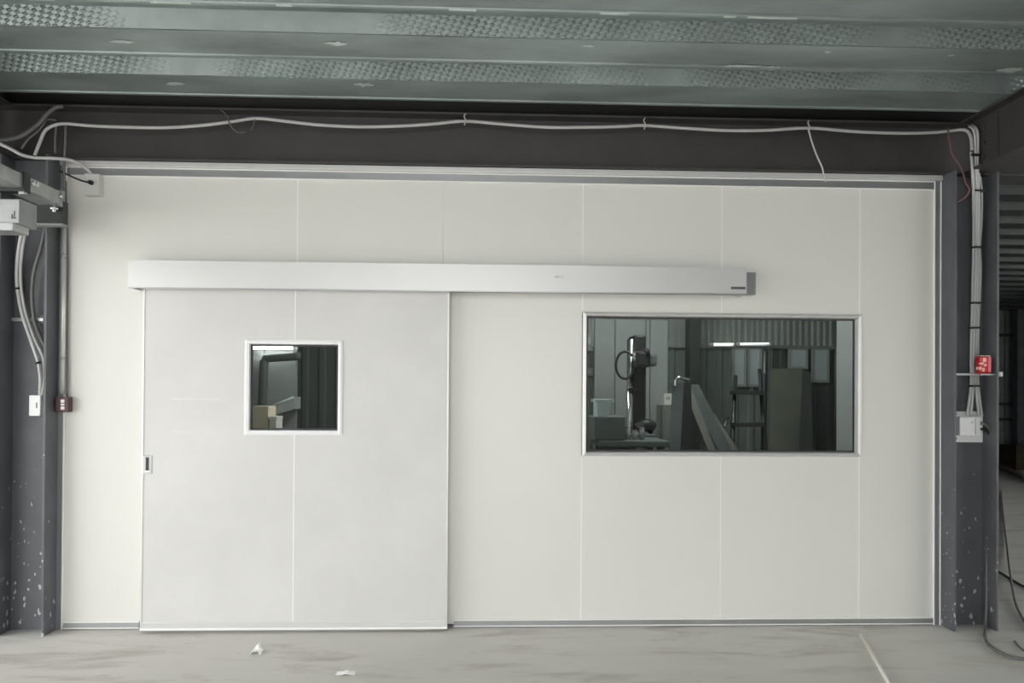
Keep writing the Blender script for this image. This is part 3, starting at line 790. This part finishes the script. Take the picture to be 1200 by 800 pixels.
# cables at the beam corner
gt = 'cables at the upper left corner'
cable('thick grey cable swinging down from the deck at the upper left', px((-6, 164, -.2), (10, 163, -.2), (25, 159, -.18), (42, 148, -.15), (54, 135, -.13), (65, 126, -.11), (74, 125, -.09)), .013, 'cable_dark', gt)
cable('thin grey wire hanging under the thick swinging cable', px((25, 174, -.14), (33, 163, -.14), (44, 154, -.13), (51, 145, -.12), (55, 140, -.1), (66, 141, -.1)), .006, 'cable_dark', gt)
cable('short grey wire end hanging at the corner of the beam', px((66, 147, -.1), (65, 158, -.1), (64.5, 170, -.1), (65, 179, -.1)), .006, 'cable_dark', gt)
cable('upright grey wire beside the left end of the beam', px((77, 147, -.1), (76.5, 165, -.1), (75.5, 185, -.1), (75.5, 215, -.1), (75.5, 240, -.1)), .007, 'cable_dark', gt)
# long cable along the beam
main = px((41, 182, -.12), (47, 166, -.12), (53, 153, -.12), (63, 147, -.11), (77, 145, -.10), (110, 147.5, -.09), (150, 149, -.09), (195, 149.5, -.09), (240, 146.5, -.09), (275, 142, -.08), (300, 138.7, -.07), (330, 141.5, -.08), (370, 146, -.09), (420, 148.5, -.09), (470, 147.5, -.09), (510, 145, -.08), (545, 142, -.07), (590, 145.5, -.08), (640, 149, -.09), (690, 149, -.09), (730, 148, -.08), (755, 147, -.07), (800, 150, -.08), (850, 152.8, -.09), (900, 152.5, -.08), (947, 150, -.07), (1000, 154, -.08), (1050, 156, -.09), (1090, 155.5, -.08), (1112, 153.5, -.08), (1126, 152, -.10), (1134, 154, -.13), (1138, 162, -.17), (1139, 176, -.19))
mc = thing('cable', main[0], 'long pale cable sagging between ties along the dark beam', 'cable')
tube('sheath', main, .0105, 'cable_grey', mc)
for (x, y) in ((545, 142), (755, 147), (947, 150)):
    p = at(x, y, -.07)
    tube('wire_tie', [p+Vector((-.004, -.014, -.03)), p+Vector((.004, -.016, 0)), p+Vector((-.006, -.01, .03)), p+Vector((.006, .0, .05))], .004, 'string', mc)
w = tube('string_end', px((947, 150, -.085), (951, 165, -.085), (957, 182, -.085), (963, 195, -.085), (965, 203, -.085), (968, 213, -.085)), .0055, 'string'); tag(w, 'white string hanging from the cable in front of the beam', 'string')
w = tube('wire_end', px((259, 129, -.06), (266, 135, -.075), (269, 145, -.1), (274, 152, -.09), (280, 155.5, -.085), (287, 154.5, -.085)), .004, 'cable_dark'); tag(w, 'curled thin wire end hooked over the cable at the left of the beam', 'wire')
w = tube('wire_end', px((299, 139, -.085), (297, 146, -.085), (294, 153, -.085)), .003, 'cable_dark'); tag(w, 'tiny loose wire beside the curled one on the beam', 'wire')
w = tube('wire_end', px((1111, 150, -.1), (1112.5, 165, -.12), (1116, 180, -.13), (1124, 193, -.14), (1129, 204, -.15), (1132, 215, -.16), (1136, 221, -.17), (1133, 229, -.17), (1122, 237, -.17)), .0055, 'wire_red'); tag(w, 'dull red wire dangling beside the right column', 'wire')

# trunking, electrical box and bracket at the upper left
tz0, tz1 = at(73, 241, -.2).z, at(70, 226, -.2).z
X1 = at(74, 235, -.2).x
tk = thing('steel_trunking', (X1-.06, -.6, tz0), 'light grey steel channel running from the wall at the upper left', 'channel')
prism('channel_body', [(X1, tz0), (X1, tz1), (X1-.008, tz1), (X1-.008, tz0+.008), (X1-.13, tz0+.008), (X1-.13, tz1), (X1-.138, tz1), (X1-.138, tz0)], 'y', -1.3, -.19, 'galvanised', tk)
box('end_clip', X1-.02, X1+.006, -.235, -.19, tz0-.012, tz1+.012, 'grey_paint', tk, .003)
for yy in (-.24, -.50, -.53): cyl('bolt', (X1-.001, yy, tz1-.03), (X1+.018, yy, tz1-.03), .014, 'chrome', tk, 6)
cyl('stud', (X1-.03, -.24, tz0-.05), (X1-.03, -.24, tz0+.002), .012, 'chrome', tk, 8); cyl('washer', (X1-.03, -.24, tz0-.035), (X1-.03, -.24, tz0-.02), .026, 'chrome', tk, 6)
cl = thing('pipe_clamp', at(20, 215, -.5), 'dark clamp strapped round the light grey channel', 'clamp')
prism('strap', [(X1+.001, tz0-.001), (X1+.001, tz1+.012), (X1+.012, tz1+.012), (X1+.012, tz0-.02), (X1-.15, tz0-.02), (X1-.15, tz1+.012), (X1-.139, tz1+.012), (X1-.139, tz0-.001)], 'y', -.62, -.56, 'dark_steel', cl); box('tail', X1-.02, X1+.012, -.62, -.585, tz0-.035, tz0-.02, 'galvanised', cl, .003)
a, b = at(38, 262, -.2), at(75.5, 236, -.2)
hb = thing('column_bracket', ((a.x+b.x)/2, -.2, a.z), 'dark steel bracket block at the head of the left column', 'bracket')
box('block', a.x, b.x, -.215, -.155, a.z, b.z, 'dark_steel', hb, .004); box('lip', a.x-.004, b.x+.004, -.225, -.155, a.z-.012, a.z, 'grey_paint', hb, .002)
eY = -.62
a, b = at(-14, 262, eY), at(24, 233, eY)
eb = thing('trunking_box', ((a.x+b.x)/2, eY, a.z), 'grey electrical box with dark marks at the left edge of the picture', 'electrical box')
box('housing', a.x, b.x, eY, eY+.16, a.z, b.z, 'grey_paint', eb, .004)
ebc = box('cover', a.x+.01, b.x-.004, eY-.006, eY, a.z+.006, b.z-.006, 'galvanised', eb, .002)
for x0, y0, x1, y1 in ((14, 256, 19, 254.6), (16.2, 254.6, 17.6, 247), (13.5, 250.8, 15, 256)):
    p, q = at(x0, y0, eY-.0065), at(x1, y1, eY-.0065); box('printed_mark', p.x, q.x, eY-.0072, eY-.005, p.z, q.z, 'grime_mark', ebc, 0)
box('bottom_tray', a.x, b.x-.01, eY-.05, eY+.10, a.z-.045, a.z-.002, 'galvanised', eb, .003)

# ================================================================== RIGHT COLUMN FITTINGS
gr = 'grey cables on the right column'
lines = [
 ('leftmost pale cable of the bundle on the right column', [(1138, 178, -.19), (1139.5, 200, -.19), (1140.5, 225, -.15), (1141, 260, -.08), (1140.5, 300, -.06), (1139.5, 340, -.06), (1138.5, 380, -.05), (1137.6, 420, -.04), (1137.8, 448, -.04), (1136, 468, -.055), (1133, 487, -.05)], .0085),
 ('second pale cable of the bundle on the right column', [(1136, 148, -.14), (1140.5, 152, -.19), (1143, 165, -.19), (1143, 200, -.18), (1144, 240, -.12), (1144, 290, -.065), (1143, 340, -.065), (1141.5, 390, -.05), (1140.6, 420, -.04), (1140.4, 448, -.04), (1139.5, 468, -.06), (1137, 487, -.05)], .0085),
 ('third pale cable of the bundle on the right column', [(1139, 147, -.13), (1144, 151, -.19), (1146, 163, -.19), (1145.5, 200, -.18), (1147, 240, -.12), (1147, 290, -.07), (1146, 330, -.07), (1144.5, 390, -.045), (1143.6, 420, -.03), (1143.2, 448, -.035), (1145, 468, -.06), (1147, 487, -.05)], .0085),
 ('rightmost pale cable bowing out of the bundle on the right column', [(1147, 203, -.17), (1150, 225, -.12), (1150, 260, -.08), (1148, 290, -.065), (1149, 315, -.065), (1148, 345, -.06), (1146.5, 378, -.05), (1146, 420, -.02), (1146, 448, -.03), (1148, 468, -.055), (1151, 487, -.05)], .0082),
]
allc = []
for lab, pts, r in lines:
    allc.append(cable(lab, px(*pts), r, 'cable_grey', gr))
def tie(parent, x0, x1, y, Y):
    a, b = at(x0, y, Y), at(x1, y, Y)
    box('cable_tie', a.x, b.x, Y-.03, Y+.012, a.z-.006, a.z+.006, 'tie_black', parent, .002)
for (x0, x1, y, Y) in ((1139, 1151, 224, -.13), (1138.5, 1150, 290, -.065), (1137, 1147.5, 355, -.062), (1136.5, 1145.5, 384, -.062), (1136.5, 1146, 452, -.062)): tie(allc[1], x0, x1, y, Y)
box_ = at(1141.5, 182, -.19)
box('cable_tie', at(1137, 182, -.19).x, at(1147, 182, -.19).x, -.205, -.175, box_.z-.008, box_.z+.008, 'tie_black', allc[2], .002)
t, a, b = flatbar('steel bar across the right column carrying the red can', 1119, 1168, 438.5, -.085, .016)
box('end_lug', b.x-.02, b.x+.006, -.135, -.07, b.z-.016, b.z+.016, 'galvanised', t, .003)
box('shelf', at(1145.5, 438, -.1).x, b.x-.01, -.135, -.095, a.z-.004, a.z+.004, 'galvanised', t, .001)
# red can
cY = -.105
a, b = at(1144.6, 437, cY), at(1160.5, 416.8, cY)
za = at(1150, 438.5, -.10).z+.009
rc = thing('red_can', ((a.x+b.x)/2, cY, za), 'small red can with pale print standing on the bar of the right column', 'can')
cxx = (a.x+b.x)/2; rr = (b.x-a.x)/2
def lathe(name, cx_, cy_, prof, m, parent, n=24):
    bm = bmesh.new(); R = []
    for r, z in prof: R.append([bm.verts.new((cx_+r*math.cos(2*math.pi*k/n), cy_+r*math.sin(2*math.pi*k/n), z)) for k in range(n)])
    for A, B in zip(R, R[1:]):
        for k in range(n): bm.faces.new((A[k], A[(k+1) % n], B[(k+1) % n], B[k]))
    bm.faces.new(R[0]); bm.faces.new(R[-1])
    return from_bm(name, bm, m, parent)
rcb = lathe('body', cxx, cY, [(rr*.88, za), (rr, za+.008), (rr, b.z-.012), (rr*.9, b.z-.004)], 'red_can', rc)
lathe('lid', cxx, cY, [(rr*.9, b.z-.004), (rr*.9, b.z), (rr*.82, b.z), (rr*.80, b.z-.003)], 'galvanised', rc)
mat('can_print', (232, 190, 176), .5)
for (u0, v0, u1, v1) in ((1153, 424, 1156, 419), (1150, 427, 1153.5, 424.5), (1154, 429, 1156.5, 426), (1149, 433, 1152, 429.5), (1152.5, 435, 1154.5, 431)):
    ps = []
    p, q = at(u0, v0, cY-rr), at(u1, v1, cY-rr)
    def sh_(x): return cY-math.sqrt(max(0, rr*rr-(x-cxx)**2))-.0008
    bm = bmesh.new(); K = 4; A = []
    for i in range(K+1):
        x = p.x+(q.x-p.x)*i/K; A.append((bm.verts.new((x, sh_(x), p.z)), bm.verts.new((x, sh_(x), q.z))))
    for s, e_ in zip(A, A[1:]): bm.faces.new((s[0], e_[0], e_[1], s[1]))
    from_bm('printed_mark', bm, 'can_print', rcb)
# outlet on a white plate
oY = -.012
a, b = at(1118.6, 518, oY), at(1160, 482, oY)
a.x = max(a.x, RX0+.017)
ou = thing('outlet', ((a.x+b.x)/2, oY, a.z), 'white outlet box on a white back plate fixed to the right column', 'outlet')
oup = box('back_plate', a.x, min(b.x, RX1-.017), -.016, -.006, a.z, b.z, 'plastic_white', ou, .002)
c, d = at(1124.5, 510.5, -.06), at(1150.5, 488.5, -.06)
ouh = box('housing', c.x, d.x, -.062, -.016, c.z, d.z, 'plastic_white', ou, .006)
s0, s1 = at(1138.5, 496, -.062), at(1140.5, 493, -.062); box('indicator', s0.x, s1.x, -.064, -.061, s0.z, s1.z, 'plastic_offwhite', ouh, .001)
s0, s1 = at(1142.7, 509, -.062), at(1143.4, 490, -.062); box('cover_joint', s0.x, s1.x, -.0628, -.061, s0.z, s1.z, 'grime_mark', ouh, 0)
for x, y in ((1120.5, 513.5), (1157.5, 485), (1120.5, 485), (1157.5, 515)): p = at(x, y, -.017); cyl('screw', (p.x, -.0185, p.z), (p.x, -.015, p.z), .006, 'grime_mark', oup, 8)
fz = .008
k1 = px((1149, 495.5, -.07), (1154, 496.5, -.08), (1158, 500, -.08), (1161, 510, -.06), (1160, 540, -.04), (1157, 600, -.04), (1156.5, 660, -.05), (1156, 710, -.07), (1155.2, 735, -.1))
k1 += [atz(1154.5, 746, fz+.01), atz(1157, 753, fz), atz(1165, 760, fz), atz(1178, 767, fz), atz(1192, 771, fz), atz(1215, 772, fz)]
cable('black outlet cable dropping down the right column and trailing over the floor', k1, .010, 'cable_dark')
k2 = px((1149, 502.5, -.07), (1154, 503.5, -.08), (1158, 507, -.07), (1161.5, 520, -.05), (1163, 560, -.05), (1161.5, 600, -.05), (1162, 640, -.04))
cable('short black outlet cable hanging inside the right column flange', k2, .008, 'cable_black')
h1 = [at(1173, 545, 1.5), at(1174, 600, 1.2), at(1177, 640, .9)]+[atz(1182, 690, .01), atz(1190, 712, .01), atz(1205, 735, .01)]
ga = Vector((h1[0].x, h1[0].y, .01))
cable('grey hose snaking over the bay floor beside the right column', [atz(1173, 575, .012), atz(1176, 605, .012), atz(1180, 640, .018), atz(1184, 672, .032), atz(1189, 702, .018), atz(1197, 722, .012), atz(1210, 740, .012)], .009, 'cable_dark')
cable('black cable lying across the bay floor at the right edge', [atz(1166, 668, .008), atz(1174, 672, .008), atz(1184, 678, .008), atz(1194, 684, .008), atz(1210, 692, .008)], .010, 'cable_black')
cable('short grey cable end on the floor at the right edge', [atz(1189, 751, .006), atz(1194, 757, .006), atz(1202, 763, .006), atz(1212, 766, .006)], .006, 'cable_dark')

# ================================================================== FLOOR
rodp = [atz(1009, 743.5, .012), atz(1046, 808, .012)]
rd = tube('white_rod', rodp, .0105, 'rod', None, 10, False); tag(rd, 'white plastic rod lying on the concrete floor', 'rod')
def scrap(label, c, w, d, h, seed):
    rnd = random.Random(seed)
    bm = bmesh.new(); n = 6
    G = [[bm.verts.new((c.x+(i/n-.5)*w+rnd.uniform(-.004, .004), c.y+(j/n-.5)*d+rnd.uniform(-.006, .006), .002+h*max(0, (1-abs(i/n-.5)*1.9))*rnd.uniform(.3, 1))) for j in range(n+1)] for i in range(n+1)]
    for i in range(n):
        for j in range(n): bm.faces.new((G[i][j], G[i+1][j], G[i+1][j+1], G[i][j+1]))
    o = from_bm('paper_scrap', bm, 'paper')
    o.modifiers.new('thickness', 'SOLIDIFY').thickness = .0015
    return tag(o, label, 'paper', 'paper scraps on the floor')
scrap('crumpled white paper scrap nearest the sliding door', atz(301, 765, 0), .062, .07, .055, 3)
scrap('flat torn white paper scrap farther from the sliding door', atz(405, 789.5, 0), .10, .05, .014, 5)

# pale irregular patches on the deck
def patch(x, y, w, h):
    c = atz(x, y, ZD-.005)
    sx_ = w*(c.y-CAM.y)/F/2; sy_ = h/2*(c.y-CAM.y)**2/(F*(ZD-CAM.z))
    bm = bmesh.new(); rnd = random.Random(int(x*7+y)); n = 18
    f = bm.faces.new([bm.verts.new((c.x+sx_*math.cos(2*math.pi*k/n)*rnd.uniform(.45, 1), c.y+sy_*math.sin(2*math.pi*k/n)*rnd.uniform(.35, 1), ZD-.0046)) for k in range(n)])
    r = bmesh.ops.extrude_face_region(bm, geom=[f])
    for q in r['geom']:
        if isinstance(q, bmesh.types.BMVert): q.co.z -= .001
    from_bm('zinc_patch', bm, 'zinc_patch', ceil)
for q in ((142, 49, 30, 5), (395, 51, 34, 6), (205, 98, 26, 5), (427, 99, 30, 6), (690, 54, 22, 3), (970, 61, 10, 3), (1115, 65, 12, 3), (870, 78, 60, 6), (905, 80, 30, 6), (1185, 82, 40, 9)): patch(*q)
def streak(x, k, w):                                  # pale strips on the lip of a rib
    yf = -.233-PER*k; y = yf-.014
    c = atz(x, 20, ZD-.01); cxx_ = (c.x/(c.y-CAM.y))*(y-CAM.y); hw = w*(y-CAM.y)/F/2
    box('zinc_patch', cxx_-hw, cxx_+hw, y-.012, y+.006, ZD-.0105, ZD-.008, 'zinc_patch', ceil, .001)
for x, w in ((48, 30), (200, 46), (333, 18), (542, 32), (720, 34), (855, 14), (905, 60)): streak(x, 2, w)
